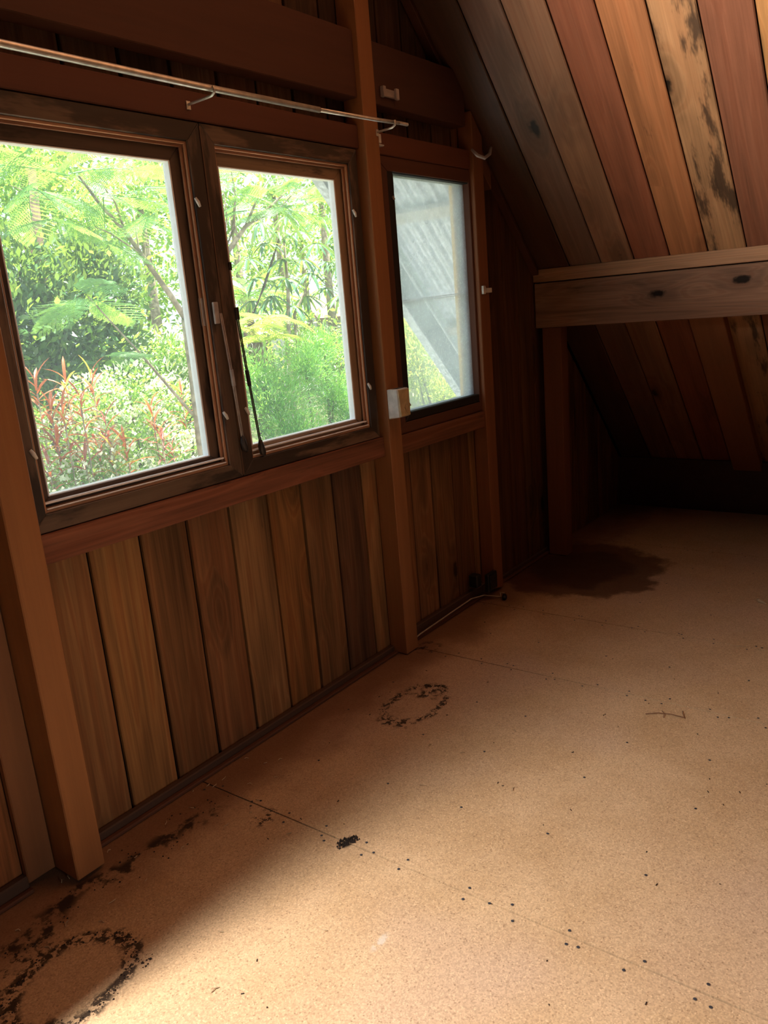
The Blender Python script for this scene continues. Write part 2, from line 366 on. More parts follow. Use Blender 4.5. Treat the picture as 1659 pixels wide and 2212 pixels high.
# ---- ceiling: roof deck with separate boards on the slope
ce = Soup()
def slope_slab(sx, x0, x1, y0, y1, d0, d1):
    f = (lambda x: RC - x) if sx > 0 else (lambda x: LC + x)
    vs = [(x0, y, f(x0) + d) for d in (d0, d1) for y in (y0, y1)] + [(x1, y, f(x1) + d) for d in (d0, d1) for y in (y0, y1)]
    ce.add(vs, [(0, 1, 3, 2), (4, 6, 7, 5), (0, 4, 5, 1), (2, 3, 7, 6), (0, 2, 6, 4), (1, 5, 7, 3)])
slope_slab(1, RIDGE, 5.78, -3.62, 2.062, .030, .055)
slope_slab(-1, -1.52, RIDGE, -3.62, 2.062, .0, .055)
ceil = tag(ce.make('ceiling', M_BACK, color=(.1, .05, .03, 1)), kind='structure')
by = [2.02, 1.811, 1.6385, 1.466, 1.290, 1.112, .941, .757, .58, .405, .23, .055, -.12, -.295, -.47, -.65, -.83, -1.0, -1.18, -1.36, -1.54, -1.72, -1.9, -2.08, -2.26, -2.44, -2.62, -2.8, -2.98, -3.16, -3.34, -3.5]
bc = [(.075, .036, .022), (.19, .098, .060), (.27, .122, .068), (.26, .085, .040), (.42, .165, .060), (.38, .185, .090), (.21, .075, .040), (.50, .22, .08)]
nv = Vector((-1, 0, -1)).normalized()
for i in range(len(by) - 1):
    y1, y0 = by[i] - .003, by[i + 1] + .003
    xa, xb = RIDGE + .02, 5.66
    dz = random.uniform(0, .004)
    vs = []
    for d in (0 + dz, .028):
        vs += [(xa, y0, RC - xa + d), (xb, y0, RC - xb + d), (xb, y1, RC - xb + d), (xa, y1, RC - xa + d)]
    col = jit(bc[i] if i < len(bc) else random.choice(bc), .03, {5: .52, 4: .72}.get(i, .9))
    from_world('ceiling_board', vs, [(0, 1, 2, 3), (7, 6, 5, 4), (0, 4, 5, 1), (1, 5, 6, 2), (2, 6, 7, 3), (3, 7, 4, 0)], M_CEIL, ceil, None, basis((1, 0, -1), nv), .004, color=col)
for yc in (1.18, .50, -.2, -.9, -1.6, -2.3, -3.0):                       # rafters showing under the boards beyond the beam
    vs = []
    for d in (-.085, -.004):
        vs += [(4.29, yc - .085, RC - 4.29 + d), (5.35, yc - .085, RC - 5.35 + d), (5.35, yc + .085, RC - 5.35 + d), (4.29, yc + .085, RC - 4.29 + d)]
    from_world('rafter', vs, [(0, 1, 2, 3), (7, 6, 5, 4), (0, 4, 5, 1), (1, 5, 6, 2), (2, 6, 7, 3), (3, 7, 4, 0)], M_BEAM, ceil, None, basis((1, 0, -1), nv), .003, color=jit((.30, .115, .045), .1, .95))

# ---- beam over the low eave opening
tr = tag(empty('trim_1', (4.2, 2.0, 0)), kind='structure')
box('cap_board', (4.103, -3.49, 1.544), (4.160, 2.018, 1.611), M_PLY, tr, bevel=.003, color=(.38, .205, .11, .92))
box('beam_board', (4.116, -3.49, 1.302), (4.200, 2.018, 1.5385), M_PLY, tr, bevel=.003, color=(.27, .145, .088, .72))
for y0 in (1.874, -.6, -3.1):
    box('jamb_post', (4.120, y0, .002), (4.205, y0 + .108, 1.301), M_BEAM, tr, bevel=.003, color=(.17, .066, .03, .92))

# ================================================================== WINDOWS
def glass_mat(name, haze, tint, speck):
    m, nt, out = newmat(name); g = G(nt)
    tc = g.n('ShaderNodeNewGeometry').outputs['Position']
    nz = g.noise(tc, 5, 5, .65); fine = g.noise(tc, 120, 4, .7)
    f = g.m('MULTIPLY', g.m('ADD', g.m('MULTIPLY_ADD', nz, 1.1, .45), g.m('MULTIPLY', g.ss(fine, .52, .70), speck)), haze)
    t = g.n('ShaderNodeBsdfTransparent'); t.inputs[0].default_value = (*tint, 1)
    d = g.n('ShaderNodeBsdfDiffuse'); d.inputs[0].default_value = (.8, .84, .88, 1)
    tl = g.n('ShaderNodeBsdfTranslucent'); tl.inputs[0].default_value = (.85, .92, .97, 1)
    a = g.n('ShaderNodeMixShader'); a.inputs[0].default_value = .85; g.link(d.outputs[0], a.inputs[1]); g.link(tl.outputs[0], a.inputs[2])
    mx = g.n('ShaderNodeMixShader'); g.link(f, mx.inputs[0]); g.link(t.outputs[0], mx.inputs[1]); g.link(a.outputs[0], mx.inputs[2])
    gl = g.n('ShaderNodeBsdfGlossy'); gl.inputs['Roughness'].default_value = .03
    m2 = g.n('ShaderNodeMixShader'); m2.inputs[0].default_value = .035; g.link(mx.outputs[0], m2.inputs[1]); g.link(gl.outputs[0], m2.inputs[2])
    g.link(m2.outputs[0], out.inputs[0]); return m
M_GLASS = glass_mat('dusty_glass', .075, (.98, 1, .99), .5)
M_GLASS3 = glass_mat('frosted_dusty_glass', .33, (.97, .99, 1), .35)

def frame4(names, x0, x1, z0, z1, wl, wr, wb, wt, y0, y1, mat, parent, cols, bevel=.0018):
    """four mitred pieces round an opening x0..x1, z0..z1, the widths going inward"""
    a, b, c, d = (x0, z0), (x1, z0), (x1, z1), (x0, z1); A, B, C, D = (x0 + wl, z0 + wb), (x1 - wr, z0 + wb), (x1 - wr, z1 - wt), (x0 + wl, z1 - wt)
    out = []
    for poly, al, nm in (((a, b, B, A), (1, 0, 0), names[0]), ((d, D, C, c), (1, 0, 0), names[0]), ((a, A, D, d), (0, 0, 1), names[1]), ((b, c, C, B), (0, 0, 1), names[1])):
        out.append(prism_y(nm, list(poly), y0, y1, mat, parent, al, bevel, random.choice(cols)))
    return out
C_CAS = [(.125, .082, .053, .36), (.14, .088, .056, .33), (.115, .075, .05, .38)]
C_BEAD = [(.46, .24, .13, .95), (.42, .21, .11, .95)]
C_SASHC = {1: [(.11, .072, .048, .5), (.10, .064, .043, .55)], 2: [(.40, .275, .17, .62), (.34, .23, .14, .6)]}
def casement(n, x0, x1):
    wn = tag(empty('window_%d' % n, (x0, 1.97, .968)), kind='structure')
    ox0, ox1, oz0, oz1 = x0 + .053, x1 - .053, 1.017, 2.003
    frame4(('casing_rail', 'casing_stile'), x0 + .0015, x1 - .0015, .9685, 2.058, .0515, .0515, .0485, .055, 1.968, 2.046, M_SASH, wn, C_CAS, .002)
    frame4(('stop_bead', 'stop_bead'), ox0 + .0002, ox1 - .0002, oz0 + .0002, oz1 - .0002, .008, .008, .008, .008, 1.976, 1.984, M_SASH, wn, C_BEAD, .001)

    for k, (dz, hh) in enumerate(((.0002, .0035), (.0132, .0050))):          # near-white strips painting in the sky's reflection on the sill
        box('sill_glint_strip', (ox0 + .009, 1.9735 + .009 * k, oz0 + .009 + dz), (ox1 - .009, 1.9800 + .017 * k, oz0 + .009 + dz + hh), M_GLOSS, wn, bevel=.0008)
    frame4(('jamb_lining', 'jamb_lining'), ox0 + .0002, ox1 - .0002, oz0 + .0002, oz1 - .0002, .005, .005, .005, .005, 1.986, 2.06, M_SASH, wn, [(.46, .20, .09, .9), (.42, .18, .08, .85)], .001)
    frame4(('jamb_stop', 'jamb_stop'), ox0 + .0055, ox1 - .0055, oz0 + .0055, oz1 - .0055, .010, .010, .008, .010, 1.989, 1.996, M_SASH, wn, [(.34, .17, .09, .8)], .001)
    sh = empty('sash', (x0, 2.02, 1.02), parent=wn)
    sx0, sx1, sz0, sz1 = ox0 + .006, ox1 - .006, oz0 + .006, oz1 - .006
    frame4(('sash_rail', 'sash_stile'), sx0, sx1, sz0, sz1, .030, .042, .031, .046, 2.004, 2.036, M_SASH, sh, C_SASHC[n], .0025)
    gx0, gx1, gz0, gz1 = sx0 + .030, sx1 - .042, sz0 + .031, sz1 - .046
    frame4(('putty_strip', 'putty_strip'), gx0 + .0002, gx1 - .0002, gz0 + .0002, gz1 - .0002, .004, .006, .004, .004, 2.004, 2.032, M_PUTTY, sh, [(1, 1, 1, 1)], .001)
    box('glass_pane', (gx0 + .001, 2.020, gz0 + .001), (gx1 - .001, 2.023, gz1 - .001), M_GLASS, sh, bevel=0)
    for cx, cz in ((ox0 - .006, 1.18), (ox1 + .004, 1.83), (ox1 + .004, 1.18)):
        s = Soup(); s.tube([(cx - .006, 1.9655, cz + .012), (cx, 1.962, cz), (cx + .007, 1.9635, cz - .013)], [.0045, .006, .004], 8)
        s.make('turn_clip', M_WHITE, wn, smooth=True)
    return wn
w1 = casement(1, 1.036, 1.800); w2 = casement(2, 1.800, 2.566)
box('mullion_strip', (1.797, 1.9655, .975), (1.803, 1.9678, 2.05), M_SASH, w1, bevel=.0008, color=(.10, .055, .03, .9))
box('light_gap_strip', (1.029, 1.969, 1.11), (1.0345, 1.985, 1.21), M_WHITE, w1, bevel=.001)  # white strip stands in for daylight through a crack beside the post
# stays
def stay(wn, pts, plate, mat, pm, rod):
    st = empty('window_stay', pts[0], parent=wn)
    s = Soup(); s.box(*plate); s.make('stay_keeper', pm, st, bevel=.002)
    for dx in (-.0032, .0032):
        tube('stay_arm', [(p[0] + dx, p[1], p[2]) for p in pts[:3]], rod, mat, st, 8)
    s = Soup(); p, q = Vector(pts[1]), Vector(pts[2]); d = (q - p).normalized()
    s.tube([p - d * .022, p + d * .03], .0068, 8); s.make('stay_slider', mat, st)
    e = Vector(pts[2])
    s = Soup(); s.tube([e + Vector((0, 0, .02)), e, e + Vector((.004, -.002, -.026)), e + Vector((.012, 0, -.034))], [.006, .011, .011, .005], 8); s.make('stay_pivot', M_DARKMETAL, st, smooth=True)
stay(w1, [(1.784, 1.962, 1.50), (1.793, 1.955, 1.30), (1.803, 1.954, 1.085)], ((1.756, 1.958, 1.468), (1.776, 1.9675, 1.535)), M_GREYMETAL, M_GREYMETAL, .0026)
stay(w2, [(1.862, 1.972, 1.50), (1.874, 1.968, 1.29), (1.893, 1.966, 1.055)], ((1.851, 1.962, 1.475), (1.866, 1.976, 1.515)), M_DARKMETAL, M_DARKMETAL, .0022)
box('stay_plate', (1.7325, 1.987, 1.465), (1.7415, 2.0, 1.55), M_GREYMETAL, w1, bevel=.001)
box('side_latch', (1.848, 1.963, 1.63), (1.859, 1.9675, 1.655), M_DARKMETAL, w2, bevel=.001)

# fixed window 3
w3 = tag(empty('window_3', (2.69, 1.97, .95)), kind='structure')
frame4(('casing_rail', 'casing_stile'), 2.674, 3.403, .9515, 2.054, .085, .012, .045, .055, 1.972, 2.046, M_BEAM, w3, [(.105, .042, .024, .75), (.095, .04, .024, .7)], .002)
g4 = frame4(('gasket', 'gasket'), 2.760, 3.490, .997, 2.020, .047, .042, .038, .026, 1.976, 2.044, M_RUBBER, w3, [(1, 1, 1, 1)], .004)
box('edge_strip', (2.82, 1.9735, 2.013), (3.36, 1.9755, 2.0165), M_STEEL, w3, bevel=.0005)
box('glass_pane', (2.8075, 2.004, 1.0355), (3.4475, 2.007, 1.9935), M_GLASS3, w3, bevel=0)
box('outer_stile', (3.385, 2.03, .99), (3.47, 2.075, 2.05), M_BEAM, w3, bevel=.002, color=(.88, .64, .50, 1))
box('outer_stile_edge', (3.374, 2.032, .99), (3.3845, 2.07, 2.05), M_BEAM, w3, bevel=.001, color=(.70, .40, .06, 1))
tube('screen_wire', [(2.808, 2.026, 1.497), (3.12, 2.0265, 1.507), (3.37, 2.026, 1.515)], .0022, M_SASH, w3, 6, color=(.30, .16, .10, 1))
tube('screen_wire', [(2.808, 2.026, 1.488), (3.12, 2.0265, 1.499), (3.37, 2.026, 1.507)], .0014, M_SASH, w3, 6, color=(.30, .16, .10, 1))
for cx, cz in ((2.79, 1.90), (2.795, 1.07), (3.46, 1.86)):
    s = Soup(); s.tube([(cx - .004, 1.973, cz + .006), (cx + .004, 1.971, cz - .006)], .0045, 8); s.make('turn_clip', M_GREYMETAL, w3, smooth=True)
s = Soup(); s.box((3.417, 1.936, 1.502), (3.437, 1.9495, 1.540)); s.box((3.437, 1.943, 1.509), (3.455, 1.9495, 1.533)); s.box((3.455, 1.938, 1.507), (3.500, 1.9495, 1.529))
tag(s.make('sash_latch', M_WHITE, None, bevel=.0015), 'small white latch on the post right of the dusty corner window', 'latch')

# ================================================================== ROOF OVERHANG beyond the gable
ov = empty('roof_overhang', (4.0, 2.45, 1.7), 'corrugated iron roof overhang with grey barge board outside the corner window', 'roof overhang')
s = Soup(); ny = 66; y0, y1 = 2.075, 2.86
xa, xb = RIDGE, 5.85
vs = []; fs = []
for j in range(ny + 1):
    y = y0 + (y1 - y0) * j / ny; d = .014 * math.sin((y - y0) / .076 * 2 * math.pi)
    for x in (xa, xb): vs.append((x - .7 * d, y, RC - x + .075 - .7 * d))
for j in range(ny): fs.append((2 * j, 2 * j + 1, 2 * j + 3, 2 * j + 2))
s.add(vs, fs); s.make('roof_sheet', M_ROOFIRON, ov, smooth=True)
M_BATT = plain('pale_batten', (.55, .50, .44), .7)
for x in (1.25, 2.5, 3.78, 4.42, 5.2):
    s = Soup(); z = RC - x
    p = lambda a, d, y: (x + .707 * a - .707 * d, y, z - .707 * a - .707 * d)
    s.add([p(-.035, -.035, 2.08), p(.035, -.035, 2.08), p(.035, .0, 2.08), p(-.035, .0, 2.08), p(-.035, -.035, 2.79), p(.035, -.035, 2.79), p(.035, .0, 2.79), p(-.035, .0, 2.79)], BOXF)
    s.make('batten', M_BATT, ov)
prism_y('barge_board', [(RIDGE, RC - RIDGE - .01), (RIDGE, RC - RIDGE - .215), (5.8, RC - 5.8 - .215), (5.8, RC - 5.8 - .01)], 2.80, 2.84, M_BARGE, ov, (1, 0, -1), .002)
prism_y('barge_flashing', [(RIDGE, RC - RIDGE - .217), (RIDGE, RC - RIDGE - .262), (5.8, RC - 5.8 - .262), (5.8, RC - 5.8 - .217)], 2.785, 2.85, M_ROOFIRON, ov, (1, 0, -1), .002)

# ================================================================== SMALL THINGS ON THE WALL
cr = empty('curtain_rod', (1.9, 1.86, 2.13), 'thin pale metal curtain rod running above the paired windows', 'curtain rod')
tube('rod', [(.55, 1.86, 2.117), (1.134, 1.86, 2.124), (1.7, 1.86, 2.124), (2.242, 1.86, 2.130)], .0095, M_STEEL, cr, 12)
tube('inner_rod', [(2.235, 1.86, 2.130), (2.55, 1.86, 2.139), (2.70, 1.86, 2.145)], .0068, M_STEEL, cr, 12)
s = Soup(); s.box((2.700, 1.854, 2.1405), (2.762, 1.866, 2.1515)); s.make('rod_end', M_STEEL, cr, bevel=.003)
def rodhook(x, zr, yb):
    b = empty('rod_bracket', (x, yb, zr - .02), parent=cr)
    s = Soup(); s.box((x - .008, yb - .003, zr - .036), (x + .008, yb - .0005, zr - .012)); s.make('bracket_plate', M_STEEL, b, bevel=.001)
    tube('bracket_hook', [(x, yb - .004, zr - .022), (x, 1.872, zr - .020), (x, 1.862, zr - .019), (x, 1.849, zr - .013), (x, 1.848, zr + .004)], .0042, M_STEEL, b, 8)
rodhook(1.765, 2.125, 1.966); rodhook(2.66, 2.144, 1.934)
rodhook(.62, 2.117, 2.026)
s = Soup(); s.box((2.735, 1.944, 2.262), (2.822, 1.9545, 2.290)); s.box((2.728, 1.936, 2.258), (2.745, 1.9545, 2.296)); s.box((2.806, 1.932, 2.256), (2.826, 1.944, 2.296))
tag(s.make('wall_bracket', M_GREYMETAL, None, bevel=.002), 'grey metal curtain bracket on the upper beam right of the tall post', 'bracket')
s = Soup(); s.box((2.6715, 1.944, 2.088), (2.70, 1.9655, 2.122)); s.box((2.6715, 1.938, 2.078), (2.708, 1.9655, 2.084))
tag(s.make('wall_bracket', M_WHITE, None, bevel=.002), 'small white block bracket beside the tall post under the rod end', 'bracket')
s = Soup(); s.tube([(3.392, 1.948, 2.135), (3.394, 1.92, 2.105), (3.43, 1.905, 2.095), (3.47, 1.90, 2.115), (3.485, 1.90, 2.145)], [.006, .008, .008, .008, .006], 8)
tag(s.make('wall_bracket', M_GREYMETAL, None, smooth=True), 'curved pale metal hook at the top right corner above the dusty window', 'bracket')

# white box on the tall post
wb = empty('switch_box', (2.628, 1.934, 1.037), 'white plastic box with yellowed front screwed to the tall post', 'electrical box')
vs = [(2.586, 1.933, 1.037), (2.668, 1.933, 1.037), (2.668, 1.933, 1.157), (2.586, 1.933, 1.157), (2.590, 1.8805, 1.043), (2.660, 1.8805, 1.043), (2.664, 1.8805, 1.157), (2.586, 1.8805, 1.157)]
from_world('body', vs, BOXF, M_WHITE, wb, bevel=.003)
vs = [(2.592, 1.8802, 1.045), (2.658, 1.8802, 1.045), (2.662, 1.8802, 1.155), (2.588, 1.8802, 1.155), (2.593, 1.872, 1.048), (2.657, 1.872, 1.048), (2.661, 1.876, 1.153), (2.589, 1.876, 1.153)]
from_world('front_plate', vs, BOXF, M_TAN, wb, bevel=.0012)
tube('hook_relief', [(2.652 - .014 + .014 * math.cos(t) - .004, 1.8725, 1.078 + .016 * math.sin(t)) for t in np.linspace(-.9, 2.9, 9)] + [(2.630, 1.8722, 1.064), (2.642, 1.872, 1.055)], .0017, M_TAN, wb, 6)
s = Soup(); s.box((2.604, 1.893, 1.1572), (2.652, 1.922, 1.1580)); s.make('top_slot', M_BLACK, wb)

# outlet and cord in the corner
ob = empty('floor_outlet', (3.33, 1.95, .05), 'dark old outlet box low on the post in the corner', 'outlet')
s = Soup(); s.box((3.30, 1.925, .048), (3.39, 1.949, .140)); s.make('body', M_BLACK, ob, bevel=.004)
s = Soup(); s.box((3.312, 1.920, .055), (3.38, 1.9245, .132)); s.make('cover_plate', M_DARKMETAL, ob, bevel=.003)
s = Soup(); s.box((3.240, 1.955, .085), (3.285, 2.006, .150)); s.make('plug_adapter', M_BLACK, ob, bevel=.006)
cb = empty('power_cord', (3.0, 1.985, .02), 'thin pale cord along the baseboard ending in a black plug', 'cord')
tube('cable', [(2.676, 1.974, .022), (2.749, 1.974, .030), (3.0, 1.974, .036), (3.2, 1.972, .042), (3.30, 1.955, .03), (3.37, 1.90, .006), (3.42, 1.93, .005), (3.425, 1.91, .005), (3.385, 1.885, .008)], .0032, M_CABLE, cb, 8)
s = Soup(); s.tube([(3.39, 1.888, .010), (3.378, 1.882, .012), (3.35, 1.868, .012), (3.34, 1.863, .010)], [.006, .012, .013, .008], 8); s.make('plug', M_BLACK, cb, smooth=True)

# litter on the floor
def crumbs(name, label, spots, n, size, mat, seed, flat=.5):
    rd = random.Random(seed); s = Soup()
    for _ in range(n):
        x, y, rr = rd.choice(spots); a = rd.uniform(0, 6.28); q = rr * rd.random() ** .7
        cx, cy = x + q * math.cos(a), y + q * math.sin(a); k = size * rd.uniform(.4, 1.3)
        p = [(cx + k * rd.uniform(.6, 1.2) * math.cos(t), cy + k * rd.uniform(.6, 1.2) * math.sin(t), .0005) for t in (0, 1.6, 3.1, 4.7)] + [(cx, cy, k * flat * 2)]
        s.add(p, [(0, 1, 4), (1, 2, 4), (2, 3, 4), (3, 0, 4), (3, 2, 1, 0)])
    o = s.make(name, mat); return tag(o, label, 'debris', kind='stuff')
ring_s = [(2.235 + .165 * math.cos(t), 1.655 + .10 * math.sin(t), .02) for t in np.linspace(0, 6.28, 40) if random.random() < .7]
crumbs('dirt_crumbs', 'ring of dark crumbs on the floor by the tall post', ring_s + [(2.33, 1.68, .05)], 90, .0026, M_CRUMB, 2)
crumbs('dirt_crumbs', 'small black crumbly heap in the middle of the floor', [(1.443, 1.374, .018), (1.462, 1.366, .018), (1.480, 1.352, .016)], 60, .005, M_CRUMB, 3, .8)
tr_s = [(x, 1.845 + random.uniform(-.05, .05), .04) for x in np.arange(.55, 1.4, .06)] + [(.735 + .15 * math.cos(t), 1.615 + .12 * math.sin(t), .02) for t in np.linspace(0, 6.28, 24)] + [(.87, 1.51, .022)] * 4
crumbs('dirt_crumbs', 'trail of dark crumbs along the wall at the lower left', tr_s, 260, .0030, M_CRUMB, 4)
def curls(name, label, area, n, seed):
    rd = random.Random(seed); s = Soup()
    for _ in range(n):
        x, y = rd.uniform(*area[0]), rd.uniform(*area[1]); a = rd.uniform(0, 6.28); L = rd.uniform(.005, .011)
        s.tube([(x - L * math.cos(a), y - L * math.sin(a), .002), (x + .003 * math.sin(a), y - .003 * math.cos(a), .004), (x + L * math.cos(a), y + L * math.sin(a), .002)], .0013, 5)
    return tag(s.make(name, M_SHAVE), label, 'debris', kind='stuff')
curls('wood_shavings', 'scattered pale shavings on the floor along the long baseboard', ((.75, 1.7), (1.70, 1.97)), 26, 5)
curls('wood_shavings', 'a few pale shavings on the open floor', ((.9, 2.3), (.7, 1.6)), 12, 6)
rd = random.Random(9)
s = Soup()
for _ in range(60):
    x, y = rd.uniform(.8, 3.2), rd.uniform(.3, 1.85); a = rd.uniform(0, 6.28); L = rd.uniform(.0012, .0042)
    s.tube([(x - L * math.cos(a), y - L * math.sin(a), .0018), (x + L * math.cos(a), y + L * math.sin(a), .0016)], .0012, 5)
tag(s.make('floor_specks', M_CRUMB), 'tiny dark specks scattered over the floor boards', 'debris', kind='stuff')
tw = empty('dry_twig', (2.58, .81, 0), 'dry forked reddish twig lying on the floor at right', 'twig')
tube('stem', [(2.553, .878, .003), (2.575, .84, .006), (2.59, .80, .004), (2.588, .752, .003)], .0016, M_TWIG, tw, 6)
tube('side_stem', [(2.60, .835, .003), (2.582, .822, .006), (2.555, .815, .003)], .0013, M_TWIG, tw, 6)
tube('side_stem', [(2.632, .772, .003), (2.61, .766, .005), (2.586, .752, .003)], .0013, M_TWIG, tw, 6)
s = Soup(); s.tube([(3.84, .79, .002), (3.81, .77, .008), (3.79, .735, .002)], [.002, .012, .002], 6)
tag(s.make('dry_leaf', M_SHAVE), 'pale dry leaf scrap on the floor at the far right edge', 'leaf')

# ================================================================== OUTDOORS
def at(px, py, Y):
    u, v = (px - 829.5) / FPX, (py - 1106) / FPX
    d = [R[0][i] * u + R[1][i] * v + R[2][i] for i in range(3)]
    k = Y / d[1]; return Vector((d[0] * k, Y, CZ + d[2] * k))
def ground_z(y): return -2.7 + max(0, min(1, (y - 3.5) / 8)) * 2.0 + max(0, (y - 11.5) * .04)

def leafmat(name, ca, cb, trans=.4, rough=.35, tcol=(.55, .75, .08)):
    m, nt, out = newmat(name); g = G(nt); ge = g.n('ShaderNodeNewGeometry')
    r = ge.outputs['Random Per Island']
    c = g.mix(r, ca, cb); vary = g.m('MULTIPLY_ADD', g.m('FRACT', g.m('MULTIPLY', r, 7.3)), .5, .75)
    c = g.mix(1., c, vary, 'MULTIPLY')
    p = g.n('ShaderNodeBsdfPrincipled'); g.link(c, p.inputs['Base Color']); p.inputs['Roughness'].default_value = rough; p.inputs['Specular IOR Level'].default_value = .5
    t = g.n('ShaderNodeBsdfTranslucent'); g.link(g.mix(.55, c, tcol), t.inputs[0])
    mx = g.n('ShaderNodeMixShader'); mx.inputs[0].default_value = trans; g.link(p.outputs[0], mx.inputs[1]); g.link(t.outputs[0], mx.inputs[2])
    g.link(mx.outputs[0], out.inputs[0]); return m
L_DARK = leafmat('glossy_dark_leaves', (.05, .13, .05), (.10, .22, .06), .22, .28)
L_MID = leafmat('fresh_green_leaves', (.10, .27, .05), (.22, .42, .07), .42)
L_PALE = leafmat('pale_green_leaves', (.20, .40, .09), (.38, .54, .13), .45)  # lighter green of the distant crowns
L_FEATH = leafmat('feathery_leaves', (.07, .27, .11), (.16, .40, .11), .42, .45)
L_NEEDLE = leafmat('fine_bright_leaves', (.09, .38, .08), (.20, .52, .10), .42, .45)
L_GLARE = leafmat('sun_glare_leaves', (.55, .62, .42), (.84, .85, .74), .35, .35, (.7, .75, .4))  # sun glare painted into a near-white leaf colour
L_RED = leafmat('red_cordyline_leaves', (.48, .07, .04), (.60, .20, .06), .40, .35, (.8, .16, .04))
L_PINK = leafmat('dull_pink_leaves', (.34, .07, .07), (.42, .16, .10), .35, .4, (.6, .12, .08))
L_YEL = leafmat('yellow_leaves', (.62, .50, .06), (.75, .40, .06), .45, .4, (.9, .6, .05))
L_BAMB = leafmat('yellow_green_leaves', (.28, .46, .10), (.55, .58, .12), .5, .45, (.7, .8, .1))
BARK = plain('pale_bark', (.34, .27, .19), .9, .2, 0, .4, 12); BARK_D = plain('dark_bark', (.13, .09, .06), .9, .2, 0, .4, 12)
FRUIT = plain('green_fruit', (.16, .30, .10), .5)

def leaf_cloud(name, parent, mat, blobs, n, size, width=.4, seed=1, shell=.45, up=.5, droop=0.):
    rs = np.random.RandomState(seed); vol = np.array([b[1][0] * b[1][1] * b[1][2] for b in blobs]) ** .67; vol /= vol.sum()
    V = []; Fc = []
    idx = rs.choice(len(blobs), n, p=vol)
    d = rs.normal(size=(n, 3)); d /= np.linalg.norm(d, axis=1)[:, None]
    rr = (shell + (1 - shell) * rs.rand(n)) ** .8
    C = np.array([tuple(b[0]) for b in blobs])[idx]; Rr = np.array([b[1] for b in blobs])[idx]
    P = C + d * Rr * rr[:, None]
    ax = d * .9 + rs.normal(size=(n, 3)) * .7; ax[:, 2] += up - droop; ax /= np.linalg.norm(ax, axis=1)[:, None]
    nr = rs.normal(size=(n, 3)) * .6; nr[:, 2] += 1; sd = np.cross(ax, nr); sd /= np.linalg.norm(sd, axis=1)[:, None] + 1e-9
    nn = np.cross(sd, ax)
    L = size * (.6 + .8 * rs.rand(n))[:, None]; Wd = L * width
    pts = np.stack([P, P + ax * L * .5 + sd * Wd * .5 + nn * L * .06, P + ax * L, P + ax * L * .5 - sd * Wd * .5 + nn * L * .06], 1).reshape(-1, 3)
    me = bpy.data.meshes.new(name)
    c0 = pts.mean(0); pts = pts - c0
    me.vertices.add(4 * n); me.vertices.foreach_set('co', pts.ravel())
    me.loops.add(4 * n); me.loops.foreach_set('vertex_index', np.arange(4 * n))
    me.polygons.add(n); me.polygons.foreach_set('loop_start', np.arange(n) * 4); me.polygons.foreach_set('loop_total', np.full(n, 4))
    me.update(calc_edges=True); me.materials.append(mat)
    o = bpy.data.objects.new(name, me); COL.objects.link(o); place(o, Matrix.Translation(c0), parent)
    o['kind'] = 'stuff'; return o

def lathe_fruit(name, c, r, mat, parent):
    s = Soup(); s.tube([c + Vector((0, 0, r * 1.25 * math.cos(t))) for t in np.linspace(.05, 3.1, 9)], [max(.002, r * math.sin(t)) for t in np.linspace(.05, 3.1, 9)], 12)
    return s.make(name, mat, parent, smooth=True)

def bipinnate(name, L, npairs, seed):
    """a feathery frond: ribs in pairs along a drooping stem, each rib a comb of small leaflets"""
    rs = random.Random(seed); s = Soup(); st = lambda t: Vector((L * t, 0, -.22 * L * t * t))
    s.tube([st(0), st(.35), st(.7), st(1)], [.006, .005, .003, .0015], 5)
    for i in range(npairs):
        t = .16 + .82 * i / (npairs - 1); b = st(t); pl = .46 * L * math.sin(math.pi * (.25 + .62 * t)) 
        for sg in (-1, 1):
            dirv = Vector((.55, sg * .83, -.12 + rs.uniform(-.06, .06))).normalized(); m = 13
            for k in range(1, m):
                q = b + dirv * pl * k / m + Vector((0, 0, -.12 * pl * (k / m) ** 2))
                ll = .085 * L * (1 - .5 * (k / m) ** 3); wv = pl / m * .27
                for h in (-1, 1):
                    ld = (Vector((sg * -dirv.y, dirv.x, 0)) * h * sg + dirv * .35).normalized()
                    a = q - dirv * wv; c = q + dirv * wv
                    s.add([a, c, c + ld * ll + Vector((0, 0, -.01)), a + ld * ll + Vector((0, 0, -.01))], [(0, 1, 2, 3)])
    me = bpy.data.meshes.new(name); me.from_pydata(s.v, [], s.f); me.materials.append(L_FEATH); return me
def pinnate(name, L, n, ll, mat, seed, droop=.45):
    rs = random.Random(seed); s = Soup(); st = lambda t: Vector((L * t, 0, .25 * L * t - droop * L * t * t * 1.4))
    s.tube([st(k / 5) for k in range(6)], [.010, .009, .007, .005, .003, .001], 5)
    for i in range(n):
        t = .12 + .86 * i / n; b = st(t); q = ll * math.sin(math.pi * (.15 + .8 * t)) 
        for sg in (-1, 1):
            e = b + Vector((.45 * q, sg * q * .85, -.30 * q + rs.uniform(-.05, .05) * q)); w_ = L / n * .42
            mid = (b + e) / 2 + Vector((0, 0, .06 * q))
            s.add([b - Vector((w_ * .5, 0, 0)), mid + Vector((-w_, 0, 0)), e, mid + Vector((w_, 0, 0))], [(0, 1, 2, 3)])
    me = bpy.data.meshes.new(name); me.from_pydata(s.v, [], s.f); me.materials.append(mat); return me
